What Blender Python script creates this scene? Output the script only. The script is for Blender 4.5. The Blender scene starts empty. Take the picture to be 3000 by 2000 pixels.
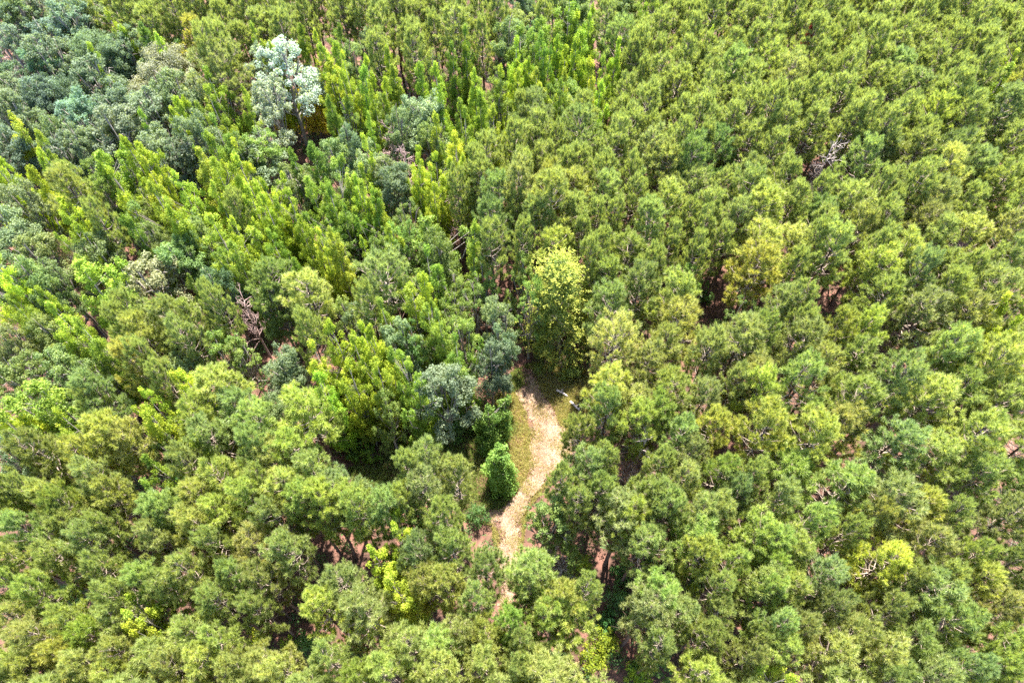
import bpy, math, random
import numpy as np
from mathutils import Vector

# ------------------------------------------------------------------ camera, sky, sun, exposure
S = bpy.context.scene
COL = S.collection
CAM_H = 60.0
PITCH = math.radians(56.4)            # below the horizon
cd = bpy.data.cameras.new('camera'); cam = bpy.data.objects.new('camera', cd); COL.objects.link(cam)
cam.location = (0, 0, CAM_H); cam.rotation_euler = (math.pi/2 - PITCH, 0, 0)
cd.sensor_width = 36.0; cd.lens = 24.0; cd.clip_start = 0.5; cd.clip_end = 5000.0
S.camera = cam

SUN_EL, SUN_AZ = math.radians(71), math.radians(10)     # azimuth from +Y towards +X
W = bpy.data.worlds.new('World'); S.world = W; W.use_nodes = True
nt = W.node_tree
sky = nt.nodes.new('ShaderNodeTexSky'); sky.sky_type = 'NISHITA'; sky.sun_disc = False
sky.sun_elevation = SUN_EL; sky.sun_rotation = SUN_AZ
nt.links.new(sky.outputs[0], nt.nodes['Background'].inputs[0])
nt.nodes['Background'].inputs[1].default_value = 0.15
sd = bpy.data.lights.new('sun', 'SUN'); sd.energy = 5.0; sd.angle = math.radians(0.53); sd.color = (1.0, 0.95, 0.86)
sun = bpy.data.objects.new('sun', sd); COL.objects.link(sun)
to_sun = Vector((math.sin(SUN_AZ)*math.cos(SUN_EL), math.cos(SUN_AZ)*math.cos(SUN_EL), math.sin(SUN_EL)))
sun.rotation_euler = to_sun.to_track_quat('Z', 'Y').to_euler(); sun.location = (0, 40, 80)
S.view_settings.view_transform = 'Standard'; S.view_settings.look = 'None'
S.view_settings.gamma = 1.0; S.view_settings.use_curve_mapping = False
S.view_settings.exposure = 2.45
S.cycles.use_denoising = False
S.cycles.max_bounces = 8; S.cycles.diffuse_bounces = 4; S.cycles.transmission_bounces = 4

rng = np.random.default_rng(7)
random.seed(7)
PI = math.pi

# ------------------------------------------------------------------ photograph pixel (3000x2000) <-> place
CP, SP = math.cos(PITCH), math.sin(PITCH)
def at(px, py, z):
    """world point at height z seen at the photograph's pixel"""
    u, v = (px-1500)/2000.0, (1000-py)/2000.0
    d = (u, CP + v*SP, -SP + v*CP)
    t = (CAM_H - z)/(-d[2])
    return d[0]*t, d[1]*t, t
def to_px(x, y, z):
    dz = z - CAM_H
    w = y*CP - dz*SP
    return 1500 + 2000*x/w, 1000 - 2000*(y*SP + dz*CP)/w, 2000/w

# ------------------------------------------------------------------ mesh helpers
class MB:
    """collects triangles; every vertex carries a tint in 0..1"""
    def __init__(s): s.v=[]; s.f=[]; s.t=[]; s.n=0
    def add(s, v, f, t=0.5):
        v = np.asarray(v, np.float32); f = np.asarray(f, np.int32)
        s.v.append(v); s.f.append(f + s.n)
        s.t.append(np.full(len(v), t, np.float32) if np.isscalar(t) else np.asarray(t, np.float32))
        s.n += len(v)
    def tube(s, pts, rad, sides=5, t=0.5, cap=True):
        pts = np.asarray(pts, float); n = len(pts)
        rad = np.broadcast_to(np.asarray(rad, float), (n,))
        tan = np.gradient(pts, axis=0); tan /= np.linalg.norm(tan, axis=1)[:, None] + 1e-9
        ref = np.array([0, 0, 1.0]) if abs(tan[0][2]) < .9 else np.array([1.0, 0, 0])
        a = np.cross(tan, ref); a /= np.linalg.norm(a, axis=1)[:, None] + 1e-9
        b = np.cross(tan, a)
        th = np.arange(sides)*2*PI/sides
        v = (pts[:, None] + rad[:, None, None]*(np.cos(th)[None, :, None]*a[:, None] + np.sin(th)[None, :, None]*b[:, None])).reshape(-1, 3)
        i = np.arange(n-1)[:, None]*sides; j = np.arange(sides)[None]; k = (j+1) % sides
        A, B, C, D = i+j, i+k, i+sides+k, i+sides+j
        f = np.concatenate([np.stack([A, B, C], -1).reshape(-1, 3), np.stack([A, C, D], -1).reshape(-1, 3)])
        if cap:
            l = (n-1)*sides
            f = np.concatenate([f, [[l, l+q, l+q+1] for q in range(1, sides-1)]])
        s.add(v, f, t)
    def mesh(s, name, mat):
        v = np.concatenate(s.v); f = np.concatenate(s.f); t = np.concatenate(s.t)
        me = bpy.data.meshes.new(name)
        me.vertices.add(len(v)); me.vertices.foreach_set('co', v.ravel())
        me.loops.add(len(f)*3); me.loops.foreach_set('vertex_index', f.ravel())
        me.polygons.add(len(f)); me.polygons.foreach_set('loop_start', np.arange(len(f), dtype=np.int32)*3)
        at_ = me.attributes.new('tint', 'FLOAT', 'POINT'); at_.data.foreach_set('value', t)
        me.update(calc_edges=True); me.materials.append(mat)
        return me

def unit(a): return a/(np.linalg.norm(a, axis=-1, keepdims=True) + 1e-9)

def add_leaves(mb, c, nrm, size, R, aspect=0.6, tint=None):
    """one folded rhombic leaf (two triangles) at each point c facing nrm"""
    n = len(c)
    ref = unit(R.normal(size=(n, 3)))
    a = unit(np.cross(nrm, ref)); b = np.cross(nrm, a)
    sz = size*R.uniform(.7, 1.3, (n, 1))
    fold = nrm*sz*.16
    p0, p2 = c - a*sz*.5, c + a*sz*.5
    p1, p3 = c + b*sz*.5*aspect + fold, c - b*sz*.5*aspect + fold
    v = np.stack([p0, p1, p2, p3], 1).reshape(-1, 3)
    q = np.arange(n)[:, None]*4
    f = np.concatenate([q + np.array([[0, 1, 2]]), q + np.array([[0, 2, 3]])])
    if tint is None: tint = R.uniform(0, 1, n)
    mb.add(v, f, np.repeat(tint, 4))

def lobe_leaves(mb, cen, rad, per, size, R, squash=.8, up=.5, shell=.35, aspect=.6):
    """leaves through the outer part of ball shaped clumps"""
    cen = np.asarray(cen, float); L = len(cen)
    rad = np.broadcast_to(np.asarray(rad, float), (L,))
    cnt = np.maximum(12, (per*(rad/np.mean(rad))**2).astype(int))
    idx = np.repeat(np.arange(L), cnt); n = len(idx)
    d = unit(R.normal(size=(n, 3)))
    r = R.uniform(0, 1, n)**shell
    p = cen[idx] + d*(rad[idx]*r)[:, None]*np.array([1, 1, squash])
    nr = unit(d*.7 + np.array([0, 0, up]) + R.normal(size=(n, 3))*.55)
    lt = R.uniform(.25, .75, L)
    add_leaves(mb, p, nr, size, R, aspect, np.clip(lt[idx] + R.normal(size=n)*.17, 0, 1))

# ------------------------------------------------------------------ materials
def mat_new(name):
    m = bpy.data.materials.new(name); m.use_nodes = True
    n = m.node_tree.nodes; return m, n, m.node_tree.links, n['Principled BSDF']

def foliage(name, hue_amp=.05, val_amp=.8, trans=.42, rough=.5, spec=.35, warm=1.15):
    m, n, l, b = mat_new(name)
    oi = n.new('ShaderNodeObjectInfo')
    tt = n.new('ShaderNodeAttribute'); tt.attribute_name = 'tint'
    h = n.new('ShaderNodeHueSaturation')
    mh = n.new('ShaderNodeMath'); mh.operation = 'MULTIPLY_ADD'; mh.inputs[1].default_value = -hue_amp; mh.inputs[2].default_value = .5 + hue_amp/2
    mv = n.new('ShaderNodeMath'); mv.operation = 'MULTIPLY_ADD'; mv.inputs[1].default_value = val_amp; mv.inputs[2].default_value = 1 - val_amp/2
    l.new(tt.outputs['Fac'], mh.inputs[0]); l.new(tt.outputs['Fac'], mv.inputs[0])
    l.new(mh.outputs[0], h.inputs['Hue']); l.new(mv.outputs[0], h.inputs['Value'])
    l.new(oi.outputs['Color'], h.inputs['Color'])
    b.inputs['Roughness'].default_value = rough; b.inputs['Specular IOR Level'].default_value = spec
    l.new(h.outputs[0], b.inputs['Base Color'])
    tr = n.new('ShaderNodeBsdfTranslucent')
    tm = n.new('ShaderNodeMix'); tm.data_type = 'RGBA'; tm.blend_type = 'MULTIPLY'; tm.inputs[0].default_value = 1
    tm.inputs['B'].default_value = (warm*1.1, warm*1.1, .55, 1)
    l.new(h.outputs[0], tm.inputs['A']); l.new(tm.outputs['Result'], tr.inputs['Color'])
    mx = n.new('ShaderNodeMixShader'); mx.inputs[0].default_value = trans
    l.new(b.outputs[0], mx.inputs[1]); l.new(tr.outputs[0], mx.inputs[2])
    l.new(mx.outputs[0], n['Material Output'].inputs['Surface'])
    return m

def noise_mat(name, stops, scale, detail=6, rough=.9, bump=.0, bscale=None, dist=.0):
    m, n, l, b = mat_new(name)
    tc = n.new('ShaderNodeTexCoord'); nz = n.new('ShaderNodeTexNoise')
    nz.inputs['Scale'].default_value = scale; nz.inputs['Detail'].default_value = detail; nz.inputs['Roughness'].default_value = .65
    nz.inputs['Distortion'].default_value = dist
    l.new(tc.outputs['Object'], nz.inputs['Vector'])
    cr = n.new('ShaderNodeValToRGB'); e = cr.color_ramp.elements
    e[0].position, e[0].color = stops[0][0], (*stops[0][1], 1); e[1].position, e[1].color = stops[-1][0], (*stops[-1][1], 1)
    for p, c in stops[1:-1]:
        x = e.new(p); x.color = (*c, 1)
    l.new(nz.outputs['Fac'], cr.inputs[0]); l.new(cr.outputs[0], b.inputs['Base Color'])
    b.inputs['Roughness'].default_value = rough; b.inputs['Specular IOR Level'].default_value = .2
    if bump:
        n2 = n.new('ShaderNodeTexNoise'); n2.inputs['Scale'].default_value = bscale or scale*6; n2.inputs['Detail'].default_value = 6
        l.new(tc.outputs['Object'], n2.inputs['Vector'])
        bp = n.new('ShaderNodeBump'); bp.inputs['Strength'].default_value = bump; bp.inputs['Distance'].default_value = .05
        l.new(n2.outputs['Fac'], bp.inputs['Height']); l.new(bp.outputs[0], b.inputs['Normal'])
    return m

M_NEEDLE = foliage('pine_needles', hue_amp=.04, val_amp=.7, trans=.5, rough=.42, spec=.45)
M_LEAF = foliage('broad_leaves', hue_amp=.05, val_amp=.8, trans=.52, rough=.5, spec=.3)
M_GLOSS = foliage('waxy_leaves', hue_amp=.03, val_amp=.7, trans=.22, rough=.34, spec=.6, warm=1.0)
M_PBARK = noise_mat('pine_bark', [(.3, (.05, .032, .026)), (.55, (.13, .08, .062)), (.75, (.2, .135, .11))], 5, bump=.6)
M_TWIG = noise_mat('pine_twig_bark', [(.3, (.16, .12, .095)), (.7, (.36, .29, .24))], 3)
M_BARK = noise_mat('grey_bark', [(.3, (.12, .1, .085)), (.7, (.34, .3, .26))], 4, bump=.4)
M_DEAD = noise_mat('dead_wood', [(.3, (.25, .19, .18)), (.7, (.55, .47, .44))], 3)
M_DEADP = noise_mat('pinkish_dead_wood', [(.3, (.24, .15, .14)), (.7, (.5, .36, .33))], 3)
M_GROUND = noise_mat('forest_floor', [(.25, (.03, .018, .013)), (.45, (.07, .038, .027)), (.6, (.13, .062, .045)), (.78, (.21, .12, .085))], .55, detail=12, bump=.8, bscale=9)
M_PATH = noise_mat('sandy_red_clay', [(.3, (.115, .07, .048)), (.45, (.175, .115, .078)), (.58, (.23, .165, .115)), (.7, (.38, .31, .23))], .55, detail=12, bump=.8, bscale=14)
def clay_far(m):                 # the soil turns to red clay further up the track
    n, l = m.node_tree.nodes, m.node_tree.links; b = n['Principled BSDF']
    src = b.inputs['Base Color'].links[0].from_socket
    tc = n.new('ShaderNodeTexCoord'); sx = n.new('ShaderNodeSeparateXYZ'); l.new(tc.outputs['Object'], sx.inputs[0])
    nz = n.new('ShaderNodeTexNoise'); nz.inputs['Scale'].default_value = .5; l.new(tc.outputs['Object'], nz.inputs['Vector'])
    ad = n.new('ShaderNodeMath'); ad.operation = 'MULTIPLY_ADD'; ad.inputs[1].default_value = 5; l.new(nz.outputs['Fac'], ad.inputs[0]); l.new(sx.outputs['Y'], ad.inputs[2])
    mr = n.new('ShaderNodeMapRange'); mr.inputs['From Min'].default_value = 36.5; mr.inputs['From Max'].default_value = 39.5; l.new(ad.outputs[0], mr.inputs['Value'])
    mx = n.new('ShaderNodeMix'); mx.data_type = 'RGBA'; l.new(mr.outputs[0], mx.inputs[0]); l.new(src, mx.inputs['A'])
    n2 = n.new('ShaderNodeTexNoise'); n2.inputs['Scale'].default_value = 2.2; n2.inputs['Detail'].default_value = 8; l.new(tc.outputs['Object'], n2.inputs['Vector'])
    cr = n.new('ShaderNodeValToRGB'); e = cr.color_ramp.elements; e[0].position, e[0].color = .35, (.11, .035, .03, 1); e[1].position, e[1].color = .7, (.34, .13, .11, 1)
    l.new(n2.outputs['Fac'], cr.inputs[0]); l.new(cr.outputs[0], mx.inputs['B']); l.new(mx.outputs['Result'], b.inputs['Base Color'])
clay_far(M_PATH)

# ------------------------------------------------------------------ scene helpers
def tag(o, label=None, cat=None, group=None, kind=None):
    if label: o['label'] = label
    if cat: o['category'] = cat
    if group: o['group'] = group
    if kind: o['kind'] = kind
    return o
def link(name, me, parent=None, color=None, loc=None):
    o = bpy.data.objects.new(name, me); COL.objects.link(o)
    if parent is not None: o.parent = parent
    if color is not None: o.color = (*color, 1)
    if loc is not None: o.location = loc
    return o

# ------------------------------------------------------------------ tree makers: each returns [(part name, mesh)], radius, height
def pine(seed, R0, H=15.0, live=.52):
    R = np.random.default_rng(seed)
    tr, br, cr = MB(), MB(), MB()
    zs = np.linspace(0, H, 9); bend = np.cumsum(R.normal(size=(9, 2))*.07, axis=0)
    tp = np.column_stack([bend, zs]); trr = .17*(1 - zs/H)**.8*(H/15) + .02
    tr.tube(tp, trr, 7, .5)
    def trunk_at(z):
        return np.array([np.interp(z, zs, bend[:, 0]), np.interp(z, zs, bend[:, 1]), z])
    # a few bare snags under the crown
    for k in range(7):
        z = H*R.uniform(.3, live); a = R.uniform(0, 2*PI); L = R.uniform(.6, 2.0); p = trunk_at(z)
        d = np.array([math.cos(a), math.sin(a), R.uniform(-.15, .2)])
        tr.tube([p, p + d*L*.5, p + d*L + [0, 0, -.1]], [.03, .022, .01], 3, .5)
    z0 = H*live; z = z0; T_c, T_a, T_s = [], [], []
    skew = R.uniform(0, 2*PI); sk = R.uniform(.0, .22)
    while z < H - .3:
        t = (z - z0)/(H - z0)
        prof = (1 - t**2.3)**.75*(.72 + .28*min(1, t/.25))
        nb = R.integers(4, 6) if t < .9 else 4
        a0 = R.uniform(0, 2*PI)
        for k in range(nb):
            a = a0 + k*2*PI/nb + R.normal()*.25
            L = max(.45, R0*prof*R.uniform(.62, 1.12)*(1 + sk*math.cos(a - skew)))
            if R.uniform() < .08: continue
            el = math.radians(4 + 46*t + R.normal()*9)
            p = trunk_at(z); hd = np.array([math.cos(a), math.sin(a), 0.])
            s = np.linspace(0, 1, 5)[:, None]
            curve = p + hd*L*math.cos(el)*s + np.array([0, 0, 1.])*(L*math.sin(el)*s + .22*L*(s**2.2 - .35*np.sin(PI*s)))
            curve[1:] += R.normal(size=(4, 3))*.05
            br.tube(curve, np.linspace(.035 + .012*L, .012, 5), 4, R.uniform(.3, .7))
            side = np.cross(hd, [0, 0, 1.])
            ns = max(2, int(L*2.1))
            for q in range(ns + 1):
                u = 1.0 if q == ns else R.uniform(.42, 1.0)
                f = u*4; i = min(3, int(f)); b0 = curve[i] + (curve[i+1] - curve[i])*(f - i)
                if q == ns: d = unit(curve[4] - curve[3] + [0, 0, .25]); sl = .18
                else:
                    d = unit(hd*R.uniform(.35, .9) + side*R.choice([-1, 1])*R.uniform(.35, 1.0) + np.array([0, 0, R.uniform(.1, .75)]))
                    sl = R.uniform(.3, .85)*(.5 + .25*L)
                    sl = min(sl, 1.25)
                e = b0 + d*sl + [0, 0, .10*sl]
                if sl > .3: br.tube([b0, b0 + d*sl*.5, e], [.016, .012, .007], 3, R.uniform(.3, .9), cap=False)
                T_c.append(e); T_a.append(unit(d*.6 + np.array([0, 0, .75]) + R.normal(size=3)*.14)); T_s.append(R.uniform(.8, 1.2))
                for w in range(1):
                    d2 = unit(d + R.normal(size=3)*.55 + [0, 0, .25]); sl2 = R.uniform(.25, .5)
                    b2 = b0 + d*sl*R.uniform(.5, .9)
                    T_c.append(b2 + d2*sl2); T_a.append(unit(d2*.6 + np.array([0, 0, .75]))); T_s.append(R.uniform(.7, 1.1))
        z += R.uniform(.42, .72)
    T_c.append(trunk_at(H)); T_a.append(np.array([0, 0, 1.])); T_s.append(1.2)
    c = np.array(T_c); ax = np.array(T_a); sc = np.array(T_s); T = len(c)
    NN = 54
    tid = np.repeat(np.arange(T), NN); n = len(tid)
    u = R.uniform(0, 1, n)
    ang = np.radians(10 + 52*u**.8 + R.normal(size=n)*8)
    rd = R.normal(size=(n, 3)); A = ax[tid]; rd -= (rd*A).sum(1, keepdims=True)*A; rd = unit(rd)
    base = c[tid] - A*(u*.32*sc[tid])[:, None]
    d = A*np.cos(ang)[:, None] + rd*np.sin(ang)[:, None]
    ln = .43*sc[tid]*R.uniform(.75, 1.15, n)
    sd_ = unit(np.cross(d, R.normal(size=(n, 3))))
    wd = .023*R.uniform(.8, 1.3, n)
    tip = base + d*ln[:, None] - np.array([0, 0, 1.])*(ln*.12*np.sin(ang))[:, None]
    v = np.stack([base - sd_*wd[:, None], base + sd_*wd[:, None], tip], 1).reshape(-1, 3)
    tt = np.clip(R.uniform(.25, .75, T)[tid] + R.normal(size=n)*.15, 0, 1)
    cr.add(v, np.arange(n*3).reshape(-1, 3), np.repeat(tt, 3))
    return [('trunk', tr.mesh('pine_trunk', M_PBARK)), ('branches', br.mesh('pine_branches', M_TWIG)), ('crown', cr.mesh('pine_crown', M_NEEDLE))], R0, H

def spread_points(R, n, gen, k=8):
    """best-candidate sampling"""
    P = [gen()]
    for _ in range(n-1):
        c = np.array([gen() for _ in range(k)]); a = np.array(P)
        dd = ((c[:, None] - a[None])**2).sum(-1).min(1)
        P.append(c[dd.argmax()])
    return np.array(P)

def limbs(R, tr, H, top, lobes, every, r0, base):
    for c in lobes[::every]:
        hz = np.hypot(c[0], c[1]); zb = max(base*.8, min(c[2] - hz*.9, top*.9))
        p0 = np.array([0, 0, zb]); mid = (p0 + c)/2 + np.array([0, 0, -.12*hz]) + R.normal(size=3)*.15
        tr.tube([p0, mid, c], [r0*.45, r0*.28, .015], 4, R.uniform(.3, .8))

def oak(seed, R0, H=13.0, n=85, lobe=1.05, per=260, leaf=.19, squash=.75, mat=None, base=.3):
    R = np.random.default_rng(seed); tr, cr = MB(), MB()
    rz = H*(1 - base)*.5; cz = H - rz
    def gen():
        d = unit(R.normal(size=3)); d[2] = abs(d[2])*1.0 - (.45 if R.uniform() < .45 else 0)
        d = unit(d); k = R.uniform(.72, 1.0) if R.uniform() < .85 else R.uniform(.3, .7)
        return np.array([d[0]*(R0 - lobe*.6)*k, d[1]*(R0 - lobe*.6)*k, cz + d[2]*(rz - lobe*.5)*k])
    C = spread_points(R, n, gen)
    big = 1 + .10*np.sin(C[:, 0]*1.3 + seed) + .1*np.cos(C[:, 1]*1.7 + seed)
    lobe_leaves(cr, C, lobe*R.uniform(.5, 1.4, n)*big, per, leaf, R, squash)
    r0 = .035*R0 + .1
    tr.tube([(0, 0, 0), (R.normal()*.1, R.normal()*.1, H*.35), (R.normal()*.2, R.normal()*.2, H*.62)], [r0*1.25, r0, r0*.5], 7)
    limbs(R, tr, H, H*.6, C, 2, r0, H*base)
    return [('trunk', tr.mesh('oak_trunk', M_BARK)), ('crown', cr.mesh('oak_crown', mat or M_LEAF))], R0, H

def billow(seed, R0, H, nmaj, rmaj, nsub, per, leaf=.19, base=.45):
    """broad crown of separate billows, each a heap of leafy puffs, on forking limbs"""
    R = np.random.default_rng(seed); tr, cr = MB(), MB()
    el = R.uniform(.8, 1.2, 2); zc = H*base
    def gen():
        a = R.uniform(0, 2*PI); q = math.sqrt(R.uniform(0, 1))*R.uniform(.75, 1.05)
        z = zc + (H - zc - rmaj*.6)*math.sqrt(max(.02, 1 - min(1, q)**2))*R.uniform(.72, 1.05) - (rmaj*.5 if q > .8 else 0)
        return np.array([math.cos(a)*q*(R0 - rmaj*.6)*el[0], math.sin(a)*q*(R0 - rmaj*.6)*el[1], z])
    M = spread_points(R, nmaj, gen, 10); mr = rmaj*R.uniform(.65, 1.3, nmaj)
    C, rr = [], []
    for m, r in zip(M, mr):
        for k in range(max(5, int(nsub*(r/rmaj)**2))):
            d = unit(R.normal(size=3) + [m[0]/R0*.5, m[1]/R0*.5, .55])
            if d[2] < -.35: d[2] *= -.5
            C.append(m + d*r*R.uniform(.55, 1.0)*[1, 1, .8]); rr.append(r*R.uniform(.26, .46))
    C = np.array(C); rr = np.array(rr)
    lobe_leaves(cr, C, rr, per, leaf, R, .8, up=.55, shell=.5)
    r0 = .03*R0 + .1
    tr.tube([(0, 0, 0), (R.normal()*.1, R.normal()*.1, H*.25), (R.normal()*.2, R.normal()*.2, H*.5)], [r0*1.3, r0, r0*.6], 7)
    for m in M:
        p0 = np.array([0, 0, H*R.uniform(.22, .48)]); mid = (p0 + m)/2 + [0, 0, -.1*np.hypot(m[0], m[1])] + R.normal(size=3)*.2
        tr.tube([p0, mid, m], [r0*.5, r0*.32, .03], 5, R.uniform(.3, .8))
        for k in range(3):
            e = m + unit(R.normal(size=3) + [0, 0, .4])*rmaj*.8; tr.tube([(mid + m)/2, m*.6 + e*.4, e], [.06, .04, .012], 3, R.uniform(.3, .9))
    return [('trunk', tr.mesh('oak_trunk', M_BARK)), ('crown', cr.mesh('oak_crown', M_LEAF))], R0, H

def spire(seed, R0, H=16.0, n=62, lobe=.74, per=170, leaf=.17, base=.22, power=.8, heads=1, mat=None, stretch=1.35, aspect=.65, spread=.45, loose=0):
    """conical tree of upright leafy plumes"""
    R = np.random.default_rng(seed); tr, cr = MB(), MB()
    C, rr = [], []
    hd = [(0, 0, 1.0)] + [(R.normal()*spread*R0, R.normal()*spread*R0, R.uniform(.72 - .06*loose, .95)) for _ in range(heads-1)]
    for q in range(n):
        hx, hy, hh = hd[q % heads]
        t = R.uniform(0, 1)**1.15; z = H*hh*(base + (1 - base)*t)
        rad = R0*((1 - t)**power*.92 + .05)/(1 if heads == 1 else 1.25)
        a = q*2.39996 + R.normal()*.3; k = R.uniform(.5 - .2*loose, 1.12 + .12*loose)
        C.append((hx*t + math.cos(a)*rad*k, hy*t + math.sin(a)*rad*k, z)); rr.append(lobe*(1.15 - .5*t)*R.uniform(.6, 1.3))
        if q < heads*3:
            C.append((hx, hy, H*hh - .35*(q//heads) - .1)); rr.append(lobe*.42*(1 + .25*(q//heads)))
    C = np.array(C); rr = np.array(rr)
    lobe_leaves(cr, C, rr, per, leaf, R, stretch - .25*loose, up=.35, shell=.45 + .15*loose, aspect=aspect)
    tr.tube([(0, 0, 0), (R.normal()*.08, R.normal()*.08, H*.5), (0, 0, H*.96)], [.16*H/15, .1*H/15, .02], 6)
    for hx, hy, hh in hd[1:]:
        tr.tube([(0, 0, H*.35), (hx*.7, hy*.7, H*.55), (hx, hy, H*hh*.97)], [.09, .07, .02], 5)
    for c in C[::3]:
        p = np.array([0, 0, max(H*.15, c[2] - np.hypot(c[0], c[1])*.9)])
        tr.tube([p, (p + c)/2 + [0, 0, -.08], c], [.04, .028, .01], 3, R.uniform(.3, .9))
    return [('trunk', tr.mesh('spire_trunk', M_BARK)), ('crown', cr.mesh('spire_crown', mat or M_LEAF))], R0, H

def shrub(seed, R0, H, n=20, per=85, leaf=.18, mat=None):
    R = np.random.default_rng(seed); tr, cr = MB(), MB()
    def gen():
        d = unit(R.normal(size=3)); d[2] = abs(d[2]); k = R.uniform(.3, 1.25)
        return np.array([d[0]*R0*.8*k, d[1]*R0*.8*k, H*.25 + d[2]*H*.6*k])
    C = spread_points(R, n, gen)
    lobe_leaves(cr, C, R0*.30*R.uniform(.6, 1.45, n), per, leaf, R, .9, up=.5, shell=.6)
    for c in C[::2]:
        tr.tube([(0, 0, 0), (c[0]*.35, c[1]*.35, c[2]*.6), c], [.035, .025, .01], 3, R.uniform(.3, .8))
    return [('stems', tr.mesh('shrub_stems', M_BARK)), ('crown', cr.mesh('shrub_crown', mat or M_LEAF))], R0, H

def dead_tree(seed, R0, H, mat, fine=True, lo=.3, up=.6):
    R = np.random.default_rng(seed); tr, br = MB(), MB()
    top = np.array([R.normal()*.3, R.normal()*.3, H])
    pts = np.array([(0, 0, 0), (top[0]*.3 + R.normal()*.1, top[1]*.3, H*.4), (top[0]*.7, top[1]*.7, H*.75), top])
    tr.tube(pts, [.17, .12, .07, .015], 6)
    def grow(p, d, L, r, lvl):
        k = 4; P = [p]; q = d.copy()
        for i in range(k):
            q = unit(q + R.normal(size=3)*.2 + [0, 0, .07]); P.append(P[-1] + q*L/k)
        br.tube(P, np.linspace(r, r*.35, k+1), 3, R.uniform(.2, .9), cap=False)
        if lvl > 0:
            for i in range(R.integers(3, 6)):
                j = R.integers(1, k+1); s = unit(q + R.normal(size=3)*.75)
                grow(P[j], s, L*R.uniform(.35, .65), r*.5, lvl-1)
    for i in range(30):
        t = R.uniform(lo, .97); z = H*t; a = R.uniform(0, 2*PI)
        p = np.array([np.interp(z, pts[:, 2], pts[:, 0]), np.interp(z, pts[:, 2], pts[:, 1]), z])
        L = R0*R.uniform(.6, 1.1)*(1.15 - .7*(t - lo)/(1 - lo))
        grow(p, unit(np.array([math.cos(a), math.sin(a), R.uniform(.1, .2 + up)])), L, .065, 2 if fine else 1)
    return [('trunk', tr.mesh('dead_trunk', mat)), ('branches', br.mesh('dead_branches', mat))], R0, H

def layered(seed, R0, H):
    """broad cone of drooping dark sprays tipped with yellow-green ones"""
    R = np.random.default_rng(seed); tr, cr, bl = MB(), MB(), MB()
    tr.tube([(0, 0, 0), (.1, 0, H*.5), (0, 0, H*.97)], [.2, .13, .02], 7)
    C, B = [], []
    for q in range(190):
        t = R.uniform(0, 1)**1.1; z = H*(.06 + .92*t); rad = R0*((1 - t)**.72*.95 + .05)
        a = q*2.39996 + R.normal()*.3; k = R.uniform(.5, 1)
        c = np.array([math.cos(a)*rad*k, math.sin(a)*rad*k, z]); C.append(c)
        if q % 3 == 0: tr.tube([(0, 0, z - .25*rad*k), c*[.5, .5, 1] + [0, 0, -.02], c], [.04, .03, .01], 3)
        if t > .10 and k > .5:
            for w in range(9):
                b = c + R.normal(size=3)*[.55, .55, .3] + [0, 0, .35]
                out = unit(np.array([c[0], c[1], .3*R0])); B.append((b, unit(out + R.normal(size=3)*.5)))
    lobe_leaves(cr, C, .62*R.uniform(.7, 1.2, len(C)), 130, .16, R, .6, up=.5, shell=.5, aspect=.5)
    for b, d in B:      # each spray: leaflets along a short arching twig
        L = R.uniform(.35, .8); k = 12; u = np.linspace(0, 1, k)
        p = b + d*L*u[:, None] - np.array([0, 0, .25])*L*(u**2)[:, None] + R.normal(size=(k, 3))*.06
        nr = unit(R.normal(size=(k, 3))*.5 + [0, 0, .8])
        add_leaves(bl, p, nr, .125, R, .45)
    return [('trunk', tr.mesh('layered_trunk', M_BARK)), ('crown', cr.mesh('layered_crown', M_LEAF)), ('young_sprays', bl.mesh('young_sprays', M_LEAF))], R0, H

# ------------------------------------------------------------------ the ground, the path, the clearing
def poly_world(pts, z=0): return [at(x, y, z)[:2] for x, y in pts]
def inside(px, py, poly):
    c = False; n = len(poly); j = n-1
    for i in range(n):
        xi, yi = poly[i]; xj, yj = poly[j]
        if (yi > py) != (yj > py) and px < (xj-xi)*(py-yi)/(yj-yi) + xi: c = not c
        j = i
    return c
g = MB()
nx = 120; xs = np.linspace(-130, 130, nx); ys = np.linspace(-30, 190, nx)
X, Y = np.meshgrid(xs, ys)
Z = -.12 - .1*np.sin(X*.31 + 1)*np.cos(Y*.27) - .06*np.sin(X*.9)*np.sin(Y*1.1)
v = np.column_stack([X.ravel(), Y.ravel(), Z.ravel()])
i = np.arange(nx-1)[:, None]*nx + np.arange(nx-1)[None]; i = i.ravel()
g.add(v, np.concatenate([np.stack([i, i+1, i+nx+1], 1), np.stack([i, i+nx+1, i+nx], 1)]))
e = 3000.0
g.add([(-e, -e, -.5), (e, -e, -.5), (e, e, -.5), (-e, e, -.5)], [[0, 1, 2], [0, 2, 3]])
tag(link('ground', g.mesh('ground', M_GROUND)), kind='structure')

CLEAR = [(1440, 1180), (1500, 1085), (1560, 1060), (1720, 1080), (1740, 1200), (1690, 1300), (1650, 1380), (1590, 1440), (1545, 1500), (1535, 1580),
         (1520, 1680), (1500, 1760), (1510, 1860), (1460, 1870), (1465, 1760), (1450, 1640), (1440, 1540), (1330, 1520), (1330, 1420),
         (1200, 1420), (1040, 1440), (1020, 1370), (1180, 1310), (1340, 1290), (1380, 1230)]
PATHP = [(1528, 1075), (1560, 1085), (1585, 1140), (1622, 1200), (1640, 1245), (1690, 1290), (1690, 1335), (1630, 1370), (1590, 1420), (1556, 1462),
         (1530, 1520), (1528, 1570), (1524, 1640), (1512, 1740), (1502, 1850), (1465, 1850), (1468, 1745), (1466, 1650), (1462, 1560), (1440, 1535),
         (1415, 1520), (1425, 1495), (1470, 1490), (1515, 1440), (1548, 1390), (1555, 1330), (1555, 1270), (1543, 1210), (1510, 1150), (1535, 1130)]
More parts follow.
